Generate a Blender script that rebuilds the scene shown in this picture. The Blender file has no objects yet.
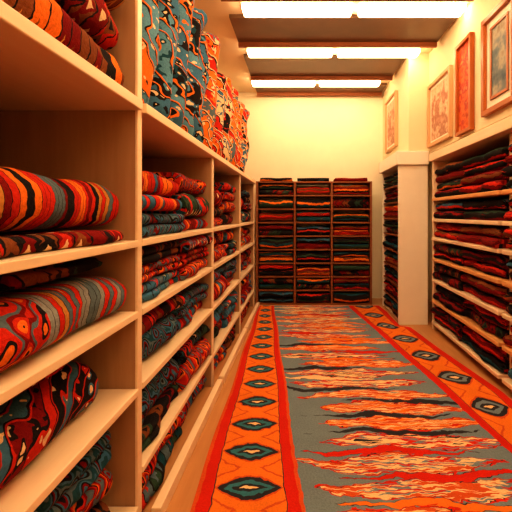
import bpy, math, random
from mathutils import Vector
random.seed(7)
S=bpy.context.scene
COL=S.collection
S.view_settings.view_transform='Standard'
try: S.view_settings.look='Medium High Contrast'
except Exception: pass

# ---------------- node helper ----------------
class NT:
    def __init__(s,name,rough=0.85,spec=0.2):
        s.m=bpy.data.materials.new(name); s.m.use_nodes=True
        s.t=s.m.node_tree; s.b=s.t.nodes['Principled BSDF']
        s.b.inputs['Roughness'].default_value=rough
        s.b.inputs['Specular IOR Level'].default_value=spec
    def new(s,k): return s.t.nodes.new(k)
    def setin(s,sock,v):
        if isinstance(v,(int,float)): sock.default_value=v
        elif isinstance(v,tuple): sock.default_value=(v if len(v)==4 else (*v,1)) if sock.type=='RGBA' else v
        else: s.t.links.new(v,sock)
    def M(s,op,a,b=None,c=None):
        n=s.new('ShaderNodeMath'); n.operation=op
        s.setin(n.inputs[0],a)
        if b is not None: s.setin(n.inputs[1],b)
        if c is not None: s.setin(n.inputs[2],c)
        return n.outputs[0]
    def mix(s,a,b,f,mode='MIX'):
        n=s.new('ShaderNodeMix'); n.data_type='RGBA'; n.blend_type=mode
        s.setin(n.inputs[0],f); s.setin(n.inputs[6],a); s.setin(n.inputs[7],b)
        return n.outputs[2]
    def uv(s):
        n=s.new('ShaderNodeUVMap'); x=s.new('ShaderNodeSeparateXYZ')
        s.t.links.new(n.outputs[0],x.inputs[0]); return n.outputs[0],x.outputs[0],x.outputs[1]
    def comb(s,a,b,c=0.0):
        n=s.new('ShaderNodeCombineXYZ'); s.setin(n.inputs[0],a); s.setin(n.inputs[1],b); s.setin(n.inputs[2],c); return n.outputs[0]
    def noise(s,vec,scale,detail=2,rough=0.5):
        n=s.new('ShaderNodeTexNoise'); 
        if vec is not None: s.t.links.new(vec,n.inputs['Vector'])
        n.inputs['Scale'].default_value=scale; n.inputs['Detail'].default_value=detail; n.inputs['Roughness'].default_value=rough
        return n.outputs['Fac']
    def white(s,w):
        n=s.new('ShaderNodeTexWhiteNoise'); n.noise_dimensions='1D'; s.setin(n.inputs['W'],w); return n.outputs[0]
    def ramp(s,f,cols,const=True,pos=None):
        n=s.new('ShaderNodeValToRGB'); r=n.color_ramp
        if const: r.interpolation='CONSTANT'
        k=len(cols)
        while len(r.elements)<k: r.elements.new(0.5)
        for i in range(k):
            r.elements[i].position= pos[i] if pos else (i/k if const else i/(k-1))
        for i,c in enumerate(cols): r.elements[i].color=(*c,1)
        s.setin(n.inputs[0],f); return n.outputs[0]
    def out(s,c): s.setin(s.b.inputs['Base Color'],c)
    def bump(s,h,st=0.3,d=0.005):
        n=s.new('ShaderNodeBump'); s.setin(n.inputs['Height'],h); n.inputs['Strength'].default_value=st; n.inputs['Distance'].default_value=d
        s.t.links.new(n.outputs[0],s.b.inputs['Normal'])
    def rnd(s): return s.new('ShaderNodeObjectInfo').outputs['Random']

RED=(.52,.025,.012); ORG=(.74,.17,.02); CRM=(.76,.54,.32); BLK=(.015,.012,.014); BLU=(.05,.15,.26)
TEA=(.015,.065,.095); MAR=(.19,.008,.008); GRY=(.25,.27,.28); GRN=(.03,.06,.04); BRN=(.2,.06,.02); OCH=(.5,.22,.05)
SLT=(.10,.15,.19); BLL=(.10,.25,.36)

def weave(n,col,uvv,amt=0.6):
    f=n.noise(uvv,110,2,0.75)
    f2=n.noise(uvv,9,3)
    k=n.M('ADD',n.M('MULTIPLY',f,1.3),n.M('MULTIPLY',f2,0.7))
    k=n.M('MULTIPLY',k,1.05)
    g=n.comb(k,k,k)
    c=n.mix(col,g,amt,'MULTIPLY')
    n.out(c); n.bump(f,0.6,0.007)
def wob(n,u,v,r,amt=0.012):
    vec=n.comb(n.M('ADD',u,n.M('MULTIPLY',r,7.0)),v)
    w=n.M('MULTIPLY',n.M('SUBTRACT',n.noise(vec,22,2),0.5),amt*2)
    w2=n.M('MULTIPLY',n.M('SUBTRACT',n.noise(vec,31,2),0.5),amt*2)
    return n.M('ADD',u,w),n.M('ADD',v,w2)

def kcol(n,u,v,r,pal,nb,mv,zig,dia,acc):
    u,v=wob(n,u,v,r)
    u2=n.M('ADD',u,n.M('MULTIPLY',r,13.0))
    tv=n.M('MULTIPLY',n.M('PINGPONG',n.M('MULTIPLY',v,mv),0.5),2.0)
    ub=n.M('ADD',n.M('MULTIPLY',u2,nb),n.M('MULTIPLY',tv,zig))
    idn=n.M('FLOOR',ub); fr=n.M('FRACT',ub)
    c1=n.ramp(n.white(n.M('ADD',idn,0.37)),pal)
    c2=n.ramp(n.white(n.M('ADD',idn,91.7)),pal)
    c3=n.ramp(n.white(n.M('ADD',idn,41.2)),[acc[0],acc[1],pal[0]])
    tu=n.M('MULTIPLY',n.M('ABSOLUTE',n.M('SUBTRACT',fr,0.5)),2.0)
    d=n.M('ADD',tu,tv)
    c=n.mix(c1,c2,n.M('LESS_THAN',d,dia))
    c=n.mix(c,c3,n.M('LESS_THAN',d,dia*0.42))
    return n.mix(c,acc[1],n.M('LESS_THAN',fr,0.11))
def kilim(name,pal,nb=12,mv=12,zig=0.6,dia=0.9,acc=(CRM,BLK),swap=False):
    n=NT(name,0.95,0.1)
    uvv,u,v=n.uv(); r=n.rnd()
    if swap: u,v=v,u
    c=kcol(n,u,v,r,pal,nb,mv,zig,dia,acc)
    weave(n,c,uvv)
    return n.m
def scol(n,u,v,r,pal,sc,k,diag=0.0):
    vec=n.comb(n.M('ADD',n.M('ADD',u,n.M('MULTIPLY',r,13.0)),n.M('MULTIPLY',v,diag)),n.M('ADD',v,n.M('MULTIPLY',u,-diag*.6)),0.0)
    f=n.noise(vec,sc,1.2,0.5)
    return n.ramp(n.M('FRACT',n.M('MULTIPLY',f,k)),pal)
def scroll(name,pal,sc=5,k=5,diag=0.0):
    n=NT(name,0.95,0.1)
    uvv,u,v=n.uv(); r=n.rnd()
    weave(n,scol(n,u,v,r,pal,sc,k,diag),uvv)
    return n.m
def bigdiag(name,pal,nb=9,slope=1.4,curl=.5,msc=24,line=CRM):
    n=NT(name,0.95,0.1)
    uvv,u,v=n.uv(); r=n.rnd()
    vec=n.comb(n.M('ADD',u,n.M('MULTIPLY',r,9.0)),v)
    w=n.M('MULTIPLY',n.M('SUBTRACT',n.noise(vec,5,2),.5),curl)
    q=n.M('MULTIPLY',n.M('ADD',n.M('ADD',n.M('ADD',u,n.M('MULTIPLY',v,slope)),w),n.M('MULTIPLY',r,5.0)),nb)
    idn=n.M('FLOOR',q); fr=n.M('FRACT',q)
    c1=n.ramp(n.white(n.M('ADD',idn,.3)),pal); c2=n.ramp(n.white(n.M('ADD',idn,55.3)),pal)
    m=n.noise(vec,msc,1)
    c=n.mix(c1,c2,n.M('GREATER_THAN',m,.55)); c=n.mix(c,CRM,n.M('GREATER_THAN',m,.65))
    c=n.mix(c,line,n.M('LESS_THAN',fr,.26)); c=n.mix(c,BLK,n.M('LESS_THAN',fr,.13)); 
    weave(n,c,uvv); return n.m

RUGM=[
 (kilim('wool_red_stripe',[RED,MAR,ORG,BLU,RED,MAR],30,10,0.15,0.35),'red striped'),
 (kilim('wool_dark_teal',[TEA,BLK,RED,GRN,SLT],16,12,0.8),'dark teal zigzag'),
 (kilim('wool_maroon',[MAR,BLK,RED,MAR,BRN],15,14,0.4,1.1),'maroon diamond-patterned'),
 (kilim('wool_blue',[BLU,TEA,SLT,BLU,RED],14,12,1.0,0.8),'blue geometric'),
 (kilim('wool_orange',[ORG,RED,OCH,MAR,BLK],17,14,0.5,0.8),'orange and red geometric'),
 (kilim('wool_black',[BLK,GRN,BLK,MAR,BRN],12,12,0.6,0.7,acc=(RED,BLK)),'near-black'),
 (kilim('wool_green',[GRN,BLK,RED,TEA,OCH],16,12,0.3,1.0),'dark green and red'),
 (scroll('wool_scroll_red',[RED,BLK,ORG,RED,MAR,SLT,MAR],11,5),'red scroll-patterned'),
 (scroll('wool_scroll_slate',[SLT,BLK,BLU,MAR,BLK,BLU,TEA],11,5),'slate blue scroll-patterned'),
]
SCB=(bigdiag('wool_diagonal_blue',[BLL,BLK,BLU,BLL,TEA,ORG,BLU],8,1.2,.6,22,ORG),'blue and orange diagonal-patterned')
SCO=(bigdiag('wool_diagonal_orange',[ORG,RED,ORG,SLT,OCH,RED,ORG],10,1.2,.5),'orange and red diagonal-patterned')
SCR=(bigdiag('wool_diagonal_rust',[RED,ORG,BLK,BLU,ORG,RED,CRM],10,1.3,.5),'rust red diagonal-patterned')
STRB=(kilim('wool_brown_stripe',[BRN,ORG,BLK,BRN,MAR,OCH],22,6,0.3,0.5),'brown and orange striped')
FINE=(kilim('wool_fine_stripe',[RED,MAR,ORG,SLT,RED,BLK,OCH],52,4,0.5,0.25),'red, orange and charcoal striped')
DKD=(bigdiag('wool_diagonal_dark',[BLK,BLU,RED,SLT,MAR,BLU],18,1.1,.35,30,RED),'dark blue and red diagonal-patterned')
LG=[(kilim('wool_streak_black',[BLK,BLK,GRN,RED,BLK,MAR],60,2.5,0.9,0.2,acc=(RED,BLK),swap=True),'black and red streaked'),
    (kilim('wool_streak_green',[GRN,BLK,TEA,ORG,BLK,GRN],55,2.0,0.9,0.2,acc=(RED,BLK),swap=True),'dark green and orange streaked'),
    (kilim('wool_streak_maroon',[MAR,BLK,RED,MAR,BLK,BRN],50,3,0.7,0.3,acc=(RED,BLK),swap=True),'maroon streaked'),
    (kilim('wool_streak_rust',[BRN,RED,BLK,ORG,MAR],50,3,0.7,0.3,acc=(OCH,BLK),swap=True),'rust orange streaked'),
    (kilim('wool_streak_blue',[TEA,BLK,BLU,BLK,BLK,RED],50,3,0.7,0.3,acc=(OCH,BLK),swap=True),'dark blue streaked')]
n=NT('wool_scroll_and_stripe',0.95,.1); uvv,u,v=n.uv()
ca=scol(n,u,v,0.3,[RED,RED,BLK,ORG,RED,MAR,SLT],10,4); cb=kcol(n,u,v,0.11,[GRY,RED,SLT,OCH,GRY,RED],44,3,.3,.2,(CRM,BLK))
weave(n,n.mix(ca,cb,n.M('GREATER_THAN',u,.66)),uvv)
HALF=(n.m,'red scrolled, grey striped')

def paint(name,c,rough=0.5,amt=0.12,sc=6,spec=0.3,metal=0):
    n=NT(name,rough,spec)
    tc=n.new('ShaderNodeTexCoord').outputs['Object']
    f=n.noise(tc,sc,4,0.6)
    d=tuple(x*(1-amt*2.2) for x in c)
    n.out(n.mix(d,c,n.M('MULTIPLY',f,1.6)))
    n.bump(n.noise(tc,120,2),0.08,0.002)
    n.b.inputs['Metallic'].default_value=metal
    return n.m
def wood(name,a,b,rough=0.45,axis=1,sc=5):
    n=NT(name,rough,0.3)
    tc=n.new('ShaderNodeTexCoord').outputs['Object']
    mp=n.new('ShaderNodeMapping'); n.t.links.new(tc,mp.inputs[0])
    s=[14,14,14]; s[axis]=1.2; mp.inputs['Scale'].default_value=s
    f=n.noise(mp.outputs[0],sc,4,0.6)
    n.out(n.mix(a,b,f)); n.bump(f,0.1,0.002)
    return n.m
W_SH=wood('painted_shelf_wood',(.90,.73,.54),(.78,.56,.37),0.36,1,2)
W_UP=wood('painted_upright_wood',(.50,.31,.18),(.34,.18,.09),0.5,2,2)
W_BK=wood('shade_darkened_backing_board',(.15,.06,.025),(.08,.03,.012),0.7,2,2)  # backing colour darkened to stand in for shade deep inside the shelves
W_DK=wood('stained_brown_wood',(.36,.12,.04),(.17,.045,.016),0.45,0,3)
W_OR=wood('orange_pine',(.85,.47,.20),(.62,.28,.10),0.4,1,3)
WALL=paint('warm_plaster',(.86,.74,.52),0.8,0.04,3)
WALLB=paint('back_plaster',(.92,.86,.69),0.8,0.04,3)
CEILM=paint('ceiling_plaster',(.82,.66,.46),0.8,0.05,3)
PANEL=paint('brown_ceiling_panel',(.17,.09,.05),0.32,0.25,2,0.5)
WHITE=paint('cream_enamel',(.90,.85,.76),0.4,0.04,4)
METAL=paint('lamp_housing_enamel',(.75,.62,.42),0.4,0.04,4)
FLOORM=wood('pale_floor_boards',(.60,.31,.13),(.42,.18,.07),0.35,1,2)
def emis(name,c,s):
    m=bpy.data.materials.new(name); m.use_nodes=True; b=m.node_tree.nodes['Principled BSDF']
    b.inputs['Base Color'].default_value=(1,1,1,1)
    b.inputs['Emission Color'].default_value=(*c,1); b.inputs['Emission Strength'].default_value=s
    return m
LAMP=emis('warm_lamp_glow',(1.0,.67,.355),16)

# ---------------- mesh helpers ----------------
def mkobj(name,me,mat=None):
    o=bpy.data.objects.new(name,me); COL.objects.link(o)
    if mat: me.materials.append(mat)
    return o
def boxdata(name,boxes,bev=0.0):
    import bmesh
    bm=bmesh.new()
    for (x0,x1,y0,y1,z0,z1) in boxes:
        vs=[bm.verts.new(p) for p in [(x0,y0,z0),(x1,y0,z0),(x1,y1,z0),(x0,y1,z0),(x0,y0,z1),(x1,y0,z1),(x1,y1,z1),(x0,y1,z1)]]
        for f in [(0,3,2,1),(4,5,6,7),(0,1,5,4),(1,2,6,5),(2,3,7,6),(3,0,4,7)]:
            bm.faces.new([vs[i] for i in f])
    if bev>0:
        bmesh.ops.bevel(bm,geom=list(bm.edges),offset=bev,segments=2,affect='EDGES',profile=0.5)
    me=bpy.data.meshes.new(name); bm.to_mesh(me); bm.free(); return me
def box(name,b,mat,bev=0.004,parent=None,label=None):
    x0,x1,y0,y1,z0,z1=b; cx,cy=(x0+x1)/2,(y0+y1)/2
    me=boxdata(name,[(x0-cx,x1-cx,y0-cy,y1-cy,0,z1-z0)],bev)
    o=mkobj(name,me,mat); o.location=(cx,cy,z0)
    if parent: setpar(o,parent)
    if label: o['label']=label
    return o
def setpar(o,p):
    o.parent=p; o.location=Vector(o.location)-Vector(p.location)
def struct(name,boxes,mat):
    o=mkobj(name,boxdata(name,boxes),mat); o['kind']='structure'; return o
def empty(name,loc,label,cat,group=None):
    e=bpy.data.objects.new(name,None); COL.objects.link(e); e.location=loc; e.empty_display_size=0.1
    e['label']=label; e['category']=cat
    if group: e['group']=group
    return e

# ---------------- room ----------------
CZ=3.06
struct('floor',[(-1.35,1.95,-1.5,5.45,-.1,0)],FLOORM)
struct('ceiling',[(-1.35,1.95,-1.5,5.45,CZ,CZ+.1)],CEILM)
struct('wall_left',[(-1.35,-1.25,-1.5,5.45,0,CZ)],WALL)
struct('wall_back',[(-1.25,1.85,5.35,5.45,0,CZ)],WALLB)
struct('wall_front',[(-1.25,1.85,-1.5,-1.4,0,CZ)],WALL)
struct('wall_right',[(1.85,1.95,-1.5,5.45,0,CZ),(1.43,1.85,-1.4,4.05,1.93,CZ),(1.20,1.85,4.05,5.35,1.96,CZ)],WALL)
ys=[(-.35,.25),(.55,1.1),(1.4,1.95),(2.25,2.94),(3.26,3.76),(4.07,4.68),(4.97,5.30)]
for i,(a,b) in enumerate(ys):
    xr=1.17 if b>4.05 else 1.40
    struct('trim_%d'%(i+1),[(-.66,xr,a,b,CZ-.03,CZ)],PANEL)
    if i>=3: struct('trim_%d'%(i+11),[(-.66,xr,b-.03,b,CZ-.075,CZ-.03)],W_DK)
lampys=[-1.0,.4,1.25,2.1,3.10,3.92,4.83]  # first four are out of view, added to light the near end
for ly in lampys:
    xr=1.05 if ly>4.05 else (1.40 if ly<3.5 else 1.28)
    xl=-.52 if ly<3.5 else (-.60 if ly<4.5 else -.68)
    e=empty('ceiling_lamp',((xl+xr)/2,ly,CZ-.04),'long twin fluorescent ceiling lamp with glowing cream diffusers','lamp','ceiling lamps')
    box('lamp_housing',(xl,xr,ly-.10,ly+.10,CZ-.035,CZ-.001),METAL,0.004,e)
    xm=(xl+xr)/2+.02
    for (a,b) in [(xl+.01,xm-.03),(xm+.03,xr-.01)]:
        o=box('lamp_tube',(a,b,ly-.075,ly+.075,CZ-.085,CZ-.0355),LAMP,0.02,e)
    
# ---------------- folded rugs ----------------
def folded_mesh(name,L,W,H,kind,seed,ny=16,rend=0.03):
    rs=random.Random(seed)
    pts=[]
    def line(x0,z0,x1,z1,k):
        for i in range(k): pts.append((x0+(x1-x0)*i/k,z0+(z1-z0)*i/k))
    def arc(cx,cz,r,a0,a1,k):
        for i in range(k):
            a=math.radians(a0+(a1-a0)*i/k); pts.append((cx+r*math.cos(a),cz+r*math.sin(a)))
    xf=W/2; xb=-W/2
    if kind=='nest':
        t=H/4
        line(xb+t,3.5*t,xf-2*t,3.5*t,6)
        arc(xf-2*t,2*t,1.5*t,90,-90,12)
        line(xf-2*t,.5*t,xb+t,.5*t,6)
        arc(xb+t,t,.5*t,270,90,6)
        line(xb+t,1.5*t,xf-2*t,1.5*t,5)
        arc(xf-2*t,2*t,.5*t,-90,90,6)
        line(xf-2*t,2.5*t,xb+t,2.5*t,5); pts.append((xb+t,2.5*t))
    else:
        k=4 if kind=='serp4' else 2
        t=H/k
        z=t/2
        for i in range(k):
            if i%2==0: 
                line(xb+t/2,z,xf-t/2,z,6)
                if i<k-1: arc(xf-t/2,z+t/2,t/2,-90,90,8)
            else:
                line(xf-t/2,z,xb+t/2,z,6)
                if i<k-1: arc(xb+t/2,z+t/2,t/2,270,90,6)
            z+=t
        pts.append((xb+t/2 if (k%2==0) else xf-t/2,z-t))
    nP=len(pts); h=t*0.47
    A=[];B=[];Ss=[0]
    for i in range(nP):
        p0=pts[max(i-1,0)];p1=pts[min(i+1,nP-1)]
        dx,dz=p1[0]-p0[0],p1[1]-p0[1]; l=math.hypot(dx,dz) or 1
        nx,nz=-dz/l,dx/l
        A.append((pts[i][0]+nx*h,pts[i][1]+nz*h)); B.append((pts[i][0]-nx*h,pts[i][1]-nz*h))
        if i: Ss.append(Ss[-1]+math.hypot(pts[i][0]-pts[i-1][0],pts[i][1]-pts[i-1][1]))
    ring=A+B[::-1]; sv=Ss+Ss[::-1]; nr=len(ring)
    ph=[rs.uniform(0,6.28) for _ in range(6)]
    verts=[]
    ts=[0,.012,.03,.06]+[.06+.88*i/(ny-6) for i in range(1,ny-6)]+[.94,.97,.988,1]
    ny=len(ts)-1
    for j in range(ny+1):
        y=-L/2+L*ts[j]
        e=min(ts[j],1-ts[j])*L; q=max(0,1-e/.05)
        endf=1-(1-math.sqrt(max(0,1-q*q*.9)))*1.0 if rend>0.05 else 1-q*q*.06
        sag=0.03*H*math.sin(y*9/L+ph[0])+0.05*H*math.sin(y*17+ph[1])
        xo=0.010*math.sin(y*11+ph[2])+0.004*math.sin(y*31+ph[3])
        for (x,z) in ring:
            f=max(0,x/(W/2))
            zz=z+(sag*(z/H))-0.04*H*(z/H)*f
            lay=math.floor(z/t-0.001)
            yy=y*(1+0.012*math.sin(lay*2.3+ph[4]))
            zz=zz*(endf*.55+.45); xx=x-(1-endf)*.06*(1 if x>0 else 0)
            verts.append((xx+xo*(0.4+f)*(1+0.5*math.sin(lay*1.7+ph[5])),yy,max(zz,0.0)))
    faces=[];uvs=[]
    for j in range(ny):
        for i in range(nr):
            k2=(i+1)%nr
            faces.append((j*nr+i,j*nr+k2,(j+1)*nr+k2,(j+1)*nr+i))
            ya=L*ts[j]; yb=L*ts[j+1]
            uvs.append([(ya,sv[i]),(ya,sv[k2]),(yb,sv[k2]),(yb,sv[i])])
    ncap=len(faces)
    for j in (0,ny):
        for i in range(nP-1):
            q=(i,i+1,nr-2-i,nr-1-i)
            f=tuple(j*nr+a for a in (q if j else q[::-1]))
            faces.append(f); u0=L*ts[j]
            c=[(u0,Ss[i]),(u0,Ss[i+1]),(u0+.01,Ss[i+1]),(u0+.01,Ss[i])]
            uvs.append(c if j else c[::-1])
    me=bpy.data.meshes.new(name); me.from_pydata(verts,[],faces)
    ul=me.uv_layers.new(name='UVMap'); li=0
    for fi,f in enumerate(faces):
        for c in uvs[fi]:
            ul.data[li].uv=c; li+=1
    sm=[True]*ncap+[False]*(len(faces)-ncap)
    me.polygons.foreach_set('use_smooth',sm)
    me.materials.append(RUGM[0][0])
    me.update()
    return me
cache={}
def fm(L,W,H,kind,v=0,rend=0.03):
    k=(round(L,3),round(W,3),round(H,3),kind,v,rend)
    if k not in cache: cache[k]=folded_mesh('folded_rug_mesh',L,W,H,kind,int(L*1000+W*77+H*9100)+v*13,rend=rend)
    return cache[k]
def rug(me,loc,rz,mm,where,group,state='folded',rx=0,name='folded_rug',cat='rug'):
    o=bpy.data.objects.new(name,me); COL.objects.link(o)
    o.location=loc; o.rotation_euler=(rx,0,rz)
    o.material_slots[0].link='OBJECT'; o.material_slots[0].material=mm[0]
    o['label']='%s %s rug %s'%(state,mm[1],where); o['category']=cat; o['group']=group
    return o
KINDS=['nest','serp4','serp2','nest']
def stack(cx,cy,z0,clear,L,W,rz,mats,where,group,hs=(.07,.085,.105),fill=1.0,kinds=KINDS,jit=.018):
    z=z0; lim=z0+clear*fill
    while True:
        h=random.choice(hs)
        if z+h*1.09+.003>lim:
            h=min(hs)
            if z+h*1.09+.003>lim: break
        me=fm(L,W,h,random.choice(kinds),random.randint(0,1))
        j=random.uniform(-jit,jit)
        dx=j*math.cos(rz); dy=j*math.sin(rz)
        rug(me,(cx+dx,cy+dy,z),rz+random.uniform(-.012,.012),random.choice(mats),where,group)
        z+=h*1.05+.002

# ---------------- long side shelving ----------------
XF=-.646; XB=-1.22
U=empty('shelving_unit',(-.93,2.6,0),'long cream-painted wooden shelving unit along the plaster wall, packed with rugs','shelf')
ups=[.22,1.436,2.62,3.78,4.88]
for i,y in enumerate(ups):
    top=2.75 if i==1 else 1.655
    box('upright',(XB,XF-.012,y-.016,y+.016,0,top),W_UP,0.003,U)
    box('upright_edging',(XF-.012,XF,y-.019,y+.019,0,top),W_SH,0.003,U)
box('back_panel',(XB-.02,XB-.001,.2,4.9,0,1.7),W_BK,0.001,U)
for i in range(4):
    y0=ups[i]+.019; y1=ups[i+1]-.019
    zs=[1.146,.867,.562,.10] if i==0 else [1.146,.867,.568,.229]
    for z in zs:
        box('shelf',(XB,XF+.004,y0,y1,z-.026,z),W_SH,0.003,U)
for i in (1,2,3):
    box('kick_board',(XF+.035,XF+.075,ups[i]+.02,ups[i+1]-.02,0.001,.06),W_SH,0.004,U)
for (a,b) in [(ups[0],ups[1]-.017),(ups[1]+.017,ups[4]+.016)]:
    box('top_shelf',(XB,XF+.02,a,b,1.657,1.697),W_SH,0.004,U)
G1='folded rugs in the long shelving unit'
W1='stacked on a cream shelf'
leftm=[RUGM[0],RUGM[0],RUGM[2],RUGM[3],RUGM[2],RUGM[5],DKD,RUGM[7],RUGM[8],RUGM[7],RUGM[1],RUGM[4]]
for i in (1,2,3):
    y0=ups[i]+.017; y1=ups[i+1]-.017
    Lc=(y1-y0)/2-.04
    for c in range(2):
        cy=y0+(y1-y0)*(c+.5)/2
        W=.46
        for (z,cl,fill) in [(1.146,.50,.74 if c==0 else .85),(.867,.25,1),(.568,.27,1),(.229,.31,1),(0.0,.20,1)]:
            stack(XF-.045-W/2,cy,z+.001,cl,Lc,W,0,leftm,W1,G1,fill=fill,hs=(.075,.11,.15))
G0='large folded rugs in the open bay'
W0='on a cream shelf'
def nb(L,W,H,k,xf,cy,z,mm,where=W0,rz=0,v=0,rend=.1):
    return rug(fm(L,W,H,k,v,rend),(xf-W/2,cy,z),rz,mm,where,G0)
nb(1.05,.45,.050,'serp2',-.685,.83,1.147,RUGM[2],rend=.03)
nb(1.12,.42,.165,'nest',-.695,.84,1.203,FINE)
nb(1.12,.44,.165,'nest',-.67,.85,.868,HALF)
nb(.42,.44,.040,'serp2',-.74,1.13,1.052,RUGM[5],v=1,rend=.03)
nb(.60,.44,.040,'serp2',-.74,.60,1.052,RUGM[2],v=1,rend=.03)
nb(.98,.44,.185,'nest',-.70,.80,.563,DKD)
nb(.85,.42,.045,'serp4',-.76,.80,.766,RUGM[2],rend=.03)
nb(1.05,.44,.10,'nest',-.71,.83,.101,RUGM[2])
nb(1.05,.44,.12,'nest',-.70,.84,.21,RUGM[7],v=2)
nb(1.05,.42,.11,'serp4',-.72,.85,.345,RUGM[8])
T0='on top of the tall shelving'
nb(1.08,.46,.15,'nest',-.66,.85,1.698,STRB,T0,v=3)
nb(1.04,.44,.14,'nest',-.68,.86,1.864,RUGM[2],T0,v=4)
nb(1.05,.44,.16,'nest',-.66,.85,2.018,STRB,T0,v=5)

# upright rugs on top shelf
y=1.475; a=math.radians(-13); k=0
GU='rugs standing upright on the top shelf'
while True:
    H=random.choice([.18,.22,.26]); L=random.choice([.86,.92,.98]) if y<2.8 else random.choice([.76,.84])
    y+=H/math.cos(a)*1.09+.004
    if y>4.6: break
    mm=SCB if y<2.6 else random.choice([SCO,SCO,SCR])
    W=random.choice([.44,.48])
    me=fm(L,W,H,'nest',k%3,.1)
    lift=L/2*math.cos(a)
    oy=y+ (L/2)*math.sin(-a)
    rug(me,(XF-.015-W/2+random.uniform(-.02,0.01),oy,1.70+lift+.003),0,mm,'standing on the top shelf',GU,'folded',rx=math.pi/2+a,name='upright_rug')
    k+=1

# ---------------- back shelving ----------------
BX0,BX1=-.62,.95; BY=4.95
U2=empty('back_shelving',( .16,5.14,0),'dark stained wooden shelving with three columns of folded rugs','shelf')
xs=[BX0,-.10,.41,BX1]
for x in xs: box('upright',(x-.014,x+.014,BY,5.34,0,1.70),W_DK,0.002,U2)
nrow=9; dz=1.68/nrow
for c in range(3):
    for r in range(nrow+1):
        z=.02+r*dz
        box('shelf',(xs[c]+.015,xs[c+1]-.015,BY+.005,5.34,z-.02,z),W_DK,0.002,U2)
G2='folded rugs in the dark shelving'
darkm=[LG[0],LG[1],LG[4],LG[2],RUGM[5],LG[1],LG[3]]
for c in range(3):
    cx=(xs[c]+xs[c+1])/2; L=xs[c+1]-xs[c]-.055
    for r in range(nrow):
        z=.02+r*dz+.001
        stack(cx,BY+.02+.16,z,dz-.022,L,.32,-math.pi/2,darkm,'in a dark wooden compartment',G2,hs=(.07,.075) if random.random()<.5 else (.12,.14),kinds=['nest','serp2','nest'])
for c in range(3):
    cx=(xs[c]+xs[c+1])/2
    rug(fm(.44,.32,.05,'serp2',c),(cx,BY+.19,1.702),-math.pi/2,darkm[c+1],'on top of the dark shelving',G2)

# ---------------- side shelving opposite ----------------
RX=1.42; RB=1.83
U3=empty('side_shelving',(1.62,2.9,0),'pale wooden shelving with many narrow shelves of dark rugs','shelf')
for y in (1.2,2.55,3.91): box('upright',(RX if y>3 or y<2 else RX+.06,RB,y-.02,y+.02,0,1.82),W_SH,0.003,U3)
box('back_panel',(RB+.001,RB+.018,1.2,3.9,0,1.85),W_BK,0.001,U3)
box('top_shelf',(RX-.03,RB,1.18,3.95,1.822,1.905),W_SH,0.005,U3)
rz=[.10,.33,.555,.78,1.0,1.20,1.42]
G3='folded rugs in the narrow-shelved unit'
rm=[LG[0],LG[1],LG[2],LG[4],LG[3],RUGM[5],LG[0],LG[2]]
for bi,(y0,y1) in enumerate([(1.222,2.528),(2.572,3.888)]):
    for i,z in enumerate(rz):
        box('shelf',(RX-.02,RB,y0,y1,z-.032,z),W_OR if i in(1,3,6) else W_SH,0.006,U3)
        cl=(rz[i+1]-.032-z) if i<len(rz)-1 else .38
        for c in range(2):
            Lc=(y1-y0)/2-.02; cy=y0+(y1-y0)*(c+.5)/2
            stack(RX+.012+.175,cy,z+.001,cl,Lc,.35,math.pi,rm,'on a pale narrow shelf',G3,hs=(.072,.078,.08),kinds=['nest','nest','serp2'],jit=.012)
U4=empty('corner_cabinet',(1.25,4.5,0),'narrow cream shelving cabinet with tall white end panel','shelf')
box('end_panel',(1.09,1.40,4.06,4.095,0,1.80),WHITE,0.004,U4,'tall glossy white panel')
box('end_panel',(1.10,1.40,4.90,4.93,0,1.80),WHITE,0.003,U4)
box('back_panel',(1.40,1.42,4.06,4.93,0,1.80),WHITE,0.003,U4)
box('top_ledge',(1.06,1.42,4.02,4.95,1.802,1.955),WHITE,0.008,U4)
G4='folded rugs in the corner cabinet'
for i in range(9):
    z=.03+i*.195
    box('shelf',(1.11,1.399,4.097,4.898,z-.02,z),W_DK if i else W_SH,0.002,U4)
    stack(1.12+.13,4.4975,z+.001,.172,.74,.25,math.pi,darkm,'in the narrow cream cabinet',G4,hs=(.07,.075),jit=.004)

# ---------------- big floor rug ----------------
def xl(D): return -.47-.035*(D-1.51)
def xi(D): return .01-.115*(D-1.5)
def xr_(D): return 1.08-.155*(D-1.9)
def xo(D): return min(1.39,1.39-.150*(D-2.5))
D0,D1=.2,4.86; NV=90
segs=[(0,.25,8),(.25,.78,16),(.78,1,8)]
us=[]
for a_,b_,k_ in segs:
    for i in range(k_): us.append(a_+(b_-a_)*i/k_)
us.append(1.0)
verts=[];uvl=[]
for layer in (0,1):
    for j in range(NV+1):
        D=D0+(D1-D0)*j/NV
        P=[(0,xl(D)),(.25,xi(D)),(.78,xr_(D)),(1,min(xo(D),1.39 if D<3.95 else 1.08))]
        for u in us:
            for q in range(3):
                if u<=P[q+1][0]+1e-6:
                    f=(u-P[q][0])/(P[q+1][0]-P[q][0]); x=P[q][1]+f*(P[q+1][1]-P[q][1]); break
            wb=.006*math.sin(D*5+1)
            zz=.002 if layer==0 else .013+.0025*math.sin(D*6+u*7)*math.sin(u*9+D*2)
            verts.append((x+wb,D,zz)); uvl.append((u,D))
nu=len(us); off=(NV+1)*nu; faces=[]
for j in range(NV):
    for i in range(nu-1):
        a0=j*nu+i
        faces.append((off+a0,off+a0+1,off+a0+nu+1,off+a0+nu))
        faces.append((a0,a0+nu,a0+nu+1,a0+1))
    for i,s_ in ((0,1),(nu-1,0)):
        a0=j*nu+i
        q=(a0,off+a0,off+a0+nu,a0+nu)
        faces.append(q if s_ else q[::-1])
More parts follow.
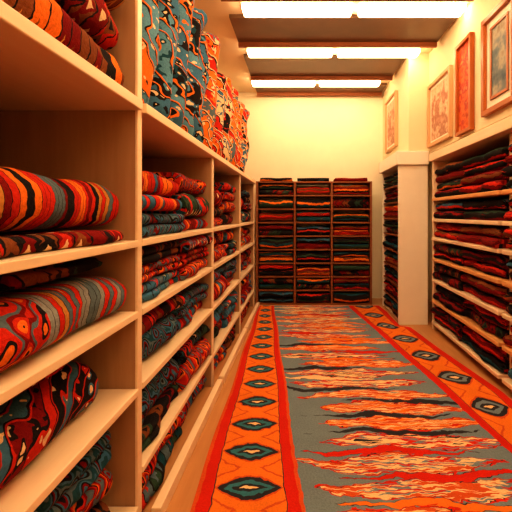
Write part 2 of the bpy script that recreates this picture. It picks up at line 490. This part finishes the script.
for i in range(nu-1):
    faces.append((i,i+1,off+i+1,off+i)); a0=NV*nu+i
    faces.append((a0+1,a0,off+a0,off+a0+1))
me=bpy.data.meshes.new('floor_rug'); me.from_pydata(verts,[],faces)
ul=me.uv_layers.new(name='UVMap'); li=0
for f in faces:
    for vi in f: ul.data[li].uv=uvl[vi]; li+=1
n=NT('floor_rug_wool',0.9,0.15)
uvv,u0_,v0_=n.uv()
wv=n.comb(n.M('MULTIPLY',u0_,2.0),v0_)
u=n.M('ADD',u0_,n.M('MULTIPLY',n.M('SUBTRACT',n.noise(wv,16,2),.5),.012))
v=n.M('ADD',v0_,n.M('MULTIPLY',n.M('SUBTRACT',n.noise(wv,19,2),.5),.04))
FO=(.78,.19,.02); FR=(.58,.02,.008); FD=(.03,.03,.04); FB=(.17,.23,.28); FC=(.82,.55,.30); FP=(.60,.09,.02)
def border(a,per,core,right):
    ph=n.M('FRACT',n.M('DIVIDE',v,per))
    cy=n.M('MULTIPLY',n.M('ABSOLUTE',n.M('SUBTRACT',ph,0.5)),2.0)
    cx=n.M('DIVIDE',n.M('ABSOLUTE',n.M('SUBTRACT',a,0.5)),0.32)
    sh=n.M('ADD',n.M('POWER',cx,1.7),n.M('DIVIDE',cy,0.56))
    c=n.ramp(n.M('FRACT',n.M('MULTIPLY',n.M('ADD',cy,n.M('MULTIPLY',cx,0.7)),1.5)),[FO,FO,FP,FO],True,[0,.5,.82,.95])
    c=n.mix(c,FP,n.M('LESS_THAN',sh,1.12))
    c=n.mix(c,FD,n.M('LESS_THAN',sh,0.98))
    c=n.mix(c,core,n.M('LESS_THAN',sh,0.66))
    c=n.mix(c,FD,n.M('LESS_THAN',sh,0.36))
    c=n.mix(c,FC,n.M('LESS_THAN',sh,0.14))
    ab=n.M('ABSOLUTE',n.M('SUBTRACT',a,0.5))
    c=n.mix(c,FD,n.M('GREATER_THAN',ab,0.335))
    c=n.mix(c,FR,n.M('GREATER_THAN',ab,0.345))
    if not right: c=n.mix(c,FP,n.M('GREATER_THAN',ab,0.46))
    return c
al=n.M('DIVIDE',u,.25); ar=n.M('DIVIDE',n.M('SUBTRACT',u,.78),.22)
cl_=border(al,.25,(.04,.18,.24),0); cr_=border(ar,.42,FB,1)
b=n.M('DIVIDE',n.M('SUBTRACT',u,.25),.53)
per=.17
w=n.M('MULTIPLY',n.M('SUBTRACT',n.noise(n.comb(n.M('MULTIPLY',b,2.2),n.M('MULTIPLY',v,2.0)),1.6,1),0.5),0.16)
vv=n.M('ADD',v,w)
def spind(offv,per,wid,jit,sharp):
    q=n.M('ADD',n.M('DIVIDE',vv,per),offv)
    vid=n.M('FLOOR',q); vf=n.M('FRACT',q)
    ce=n.M('ADD',.5,n.M('MULTIPLY',n.M('SUBTRACT',n.white(n.M('ADD',vid,offv*7+3.1)),.5),jit))
    bx=n.M('MULTIPLY',n.M('ABSOLUTE',n.M('SUBTRACT',b,ce)),2.0)
    cyy=n.M('MULTIPLY',n.M('ABSOLUTE',n.M('SUBTRACT',vf,0.5)),2.0)
    teeth=n.M('MULTIPLY',n.M('SUBTRACT',n.noise(n.comb(n.M('MULTIPLY',b,7.0),n.M('MULTIPLY',v,22.0)),1.3,2,0.55),.5),.95)
    return n.M('ADD',n.M('ADD',n.M('POWER',bx,sharp),n.M('DIVIDE',cyy,wid)),teeth),vid
s1,id1=spind(0.0,per,.84,.25,2.6)
s2,id2=spind(0.5,per,.45,.6,1.4)
streak=n.noise(n.comb(n.M('MULTIPLY',b,3.0),n.M('MULTIPLY',v,30.0)),1.3,2)
fc=n.ramp(n.M('ADD',n.M('MULTIPLY',n.white(n.M('ADD',id1,.5)),.35),n.M('MULTIPLY',streak,.75)),[FR,FO,FC,FP,FC,FB,FR,FC,FD],True,[0,.31,.41,.45,.54,.59,.63,.69,.78])
fc2=n.ramp(n.white(n.M('ADD',id2,9.5)),[FR,FC,FD,FR,FO])
c=n.mix(FB,FD,n.M('LESS_THAN',s2,.76)); c=n.mix(c,fc2,n.M('LESS_THAN',s2,.69))
c=n.mix(c,FR,n.M('LESS_THAN',s1,.90))
c=n.mix(c,FD,n.M('LESS_THAN',s1,.82))
c=n.mix(c,fc,n.M('LESS_THAN',s1,0.79))
c=n.mix(c,cl_,n.M('LESS_THAN',u,.25))
c=n.mix(c,cr_,n.M('GREATER_THAN',u,.78))
wf=n.noise(n.comb(n.M('MULTIPLY',u0_,2.0),n.M('MULTIPLY',v0_,1.0)),120,2,.7)
wl=n.noise(wv,5,3,.6)
k=n.M('ADD',n.M('ADD',n.M('MULTIPLY',wf,1.2),n.M('MULTIPLY',wl,.6)),.1)
c=n.mix(c,n.comb(k,k,k),.6,'MULTIPLY'); n.out(c); n.bump(wf,.5,.005)
fr_=mkobj('floor_rug',me,n.m)
fr_['label']='large woven rug, grey-blue field, orange eye-motif border, covering the floor'; fr_['category']='rug'

# ---------------- pictures ----------------
def art(name,cols,sc):
    n=NT(name,0.6,0.2); tc=n.new('ShaderNodeTexCoord').outputs['Object']
    f=n.noise(tc,sc,3,0.6); n.out(n.ramp(f,cols,False,[.3,.45,.55,.7])); return n.m
A1=art('art_grey',[(.05,.09,.14),(.16,.20,.22),(.42,.38,.30),(.14,.07,.04)],6)
A2=art('art_red',[(.35,.03,.01),(.66,.14,.03),(.42,.03,.02),(.6,.28,.08)],9)
A3=art('art_pink',[(.60,.34,.24),(.38,.16,.10),(.74,.52,.36),(.5,.24,.15)],6)
MAT=paint('mat_board',(.92,.88,.78),0.8,0.03)
FRO=wood('frame_orange_wood',(.54,.16,.03),(.30,.07,.02),0.35,2,3)
FRP=wood('frame_pale_wood',(.72,.45,.25),(.55,.30,.15),0.4,2,3)
def picture(xw,y0,y1,z0,z1,am,lab,fw=.035,mw=.05,fmat=FRO,inner=False):
    cy=(y0+y1)/2; w=y1-y0; h=z1-z0
    e=empty('framed_picture',(xw-.001,cy,z0),lab,'picture','framed pictures on the wall')
    def ring(nm,x0,x1,a,b,t,m):
        me=boxdata(nm,[(x0,x1,-a/2,a/2,b[0],b[0]+t),(x0,x1,-a/2,a/2,b[1]-t,b[1]),(x0,x1,-a/2,-a/2+t,b[0]+t,b[1]-t),(x0,x1,a/2-t,a/2,b[0]+t,b[1]-t)],0.003)
        o=mkobj(nm,me,m); o.parent=e
    ring('picture_frame',-.04,0,w,(0,h),fw,fmat)
    o=mkobj('mat_board',boxdata('mat_board',[(-.012,-.004,-w/2+fw,w/2-fw,fw,h-fw)]),MAT); o.parent=e
    m=fw+mw
    o=mkobj('artwork',boxdata('artwork',[(-.016,-.0125,-w/2+m,w/2-m,m,h-m)]),am); o.parent=e
    if inner: ring('inner_slip',-.024,-.0165,w-2*m,(m,h-m),.022,fmat)
    return e
picture(1.43,2.36,2.80,2.0,2.74,A1,'orange wood framed picture with cream mat and grey artwork',.04,.06,inner=True)
picture(1.43,2.98,3.28,1.95,2.76,A2,'narrow framed red and orange textile panel on plaster wall',.03,.0)
picture(1.43,3.40,4.00,1.98,2.66,A3,'large pale pink framed picture above the shelving',.035,.03,FRP)
picture(1.20,4.5,5.05,2.1,2.8,A3,'small pale framed picture near the room corner',.025,.04,FRP)

wd=bpy.data.worlds.new('World'); S.world=wd; wd.use_nodes=True
wd.node_tree.nodes['Background'].inputs[0].default_value=(1,.75,.5,1); wd.node_tree.nodes['Background'].inputs[1].default_value=.1
cd=bpy.data.cameras.new('camera'); co=bpy.data.objects.new('camera',cd); COL.objects.link(co)
co.location=(0,0,1.25); co.rotation_euler=(math.pi/2,0,0)
cd.sensor_width=36; cd.lens=36*360/512; cd.clip_start=.05
cd.shift_x=-46/512; cd.shift_y=-42/512
S.camera=co
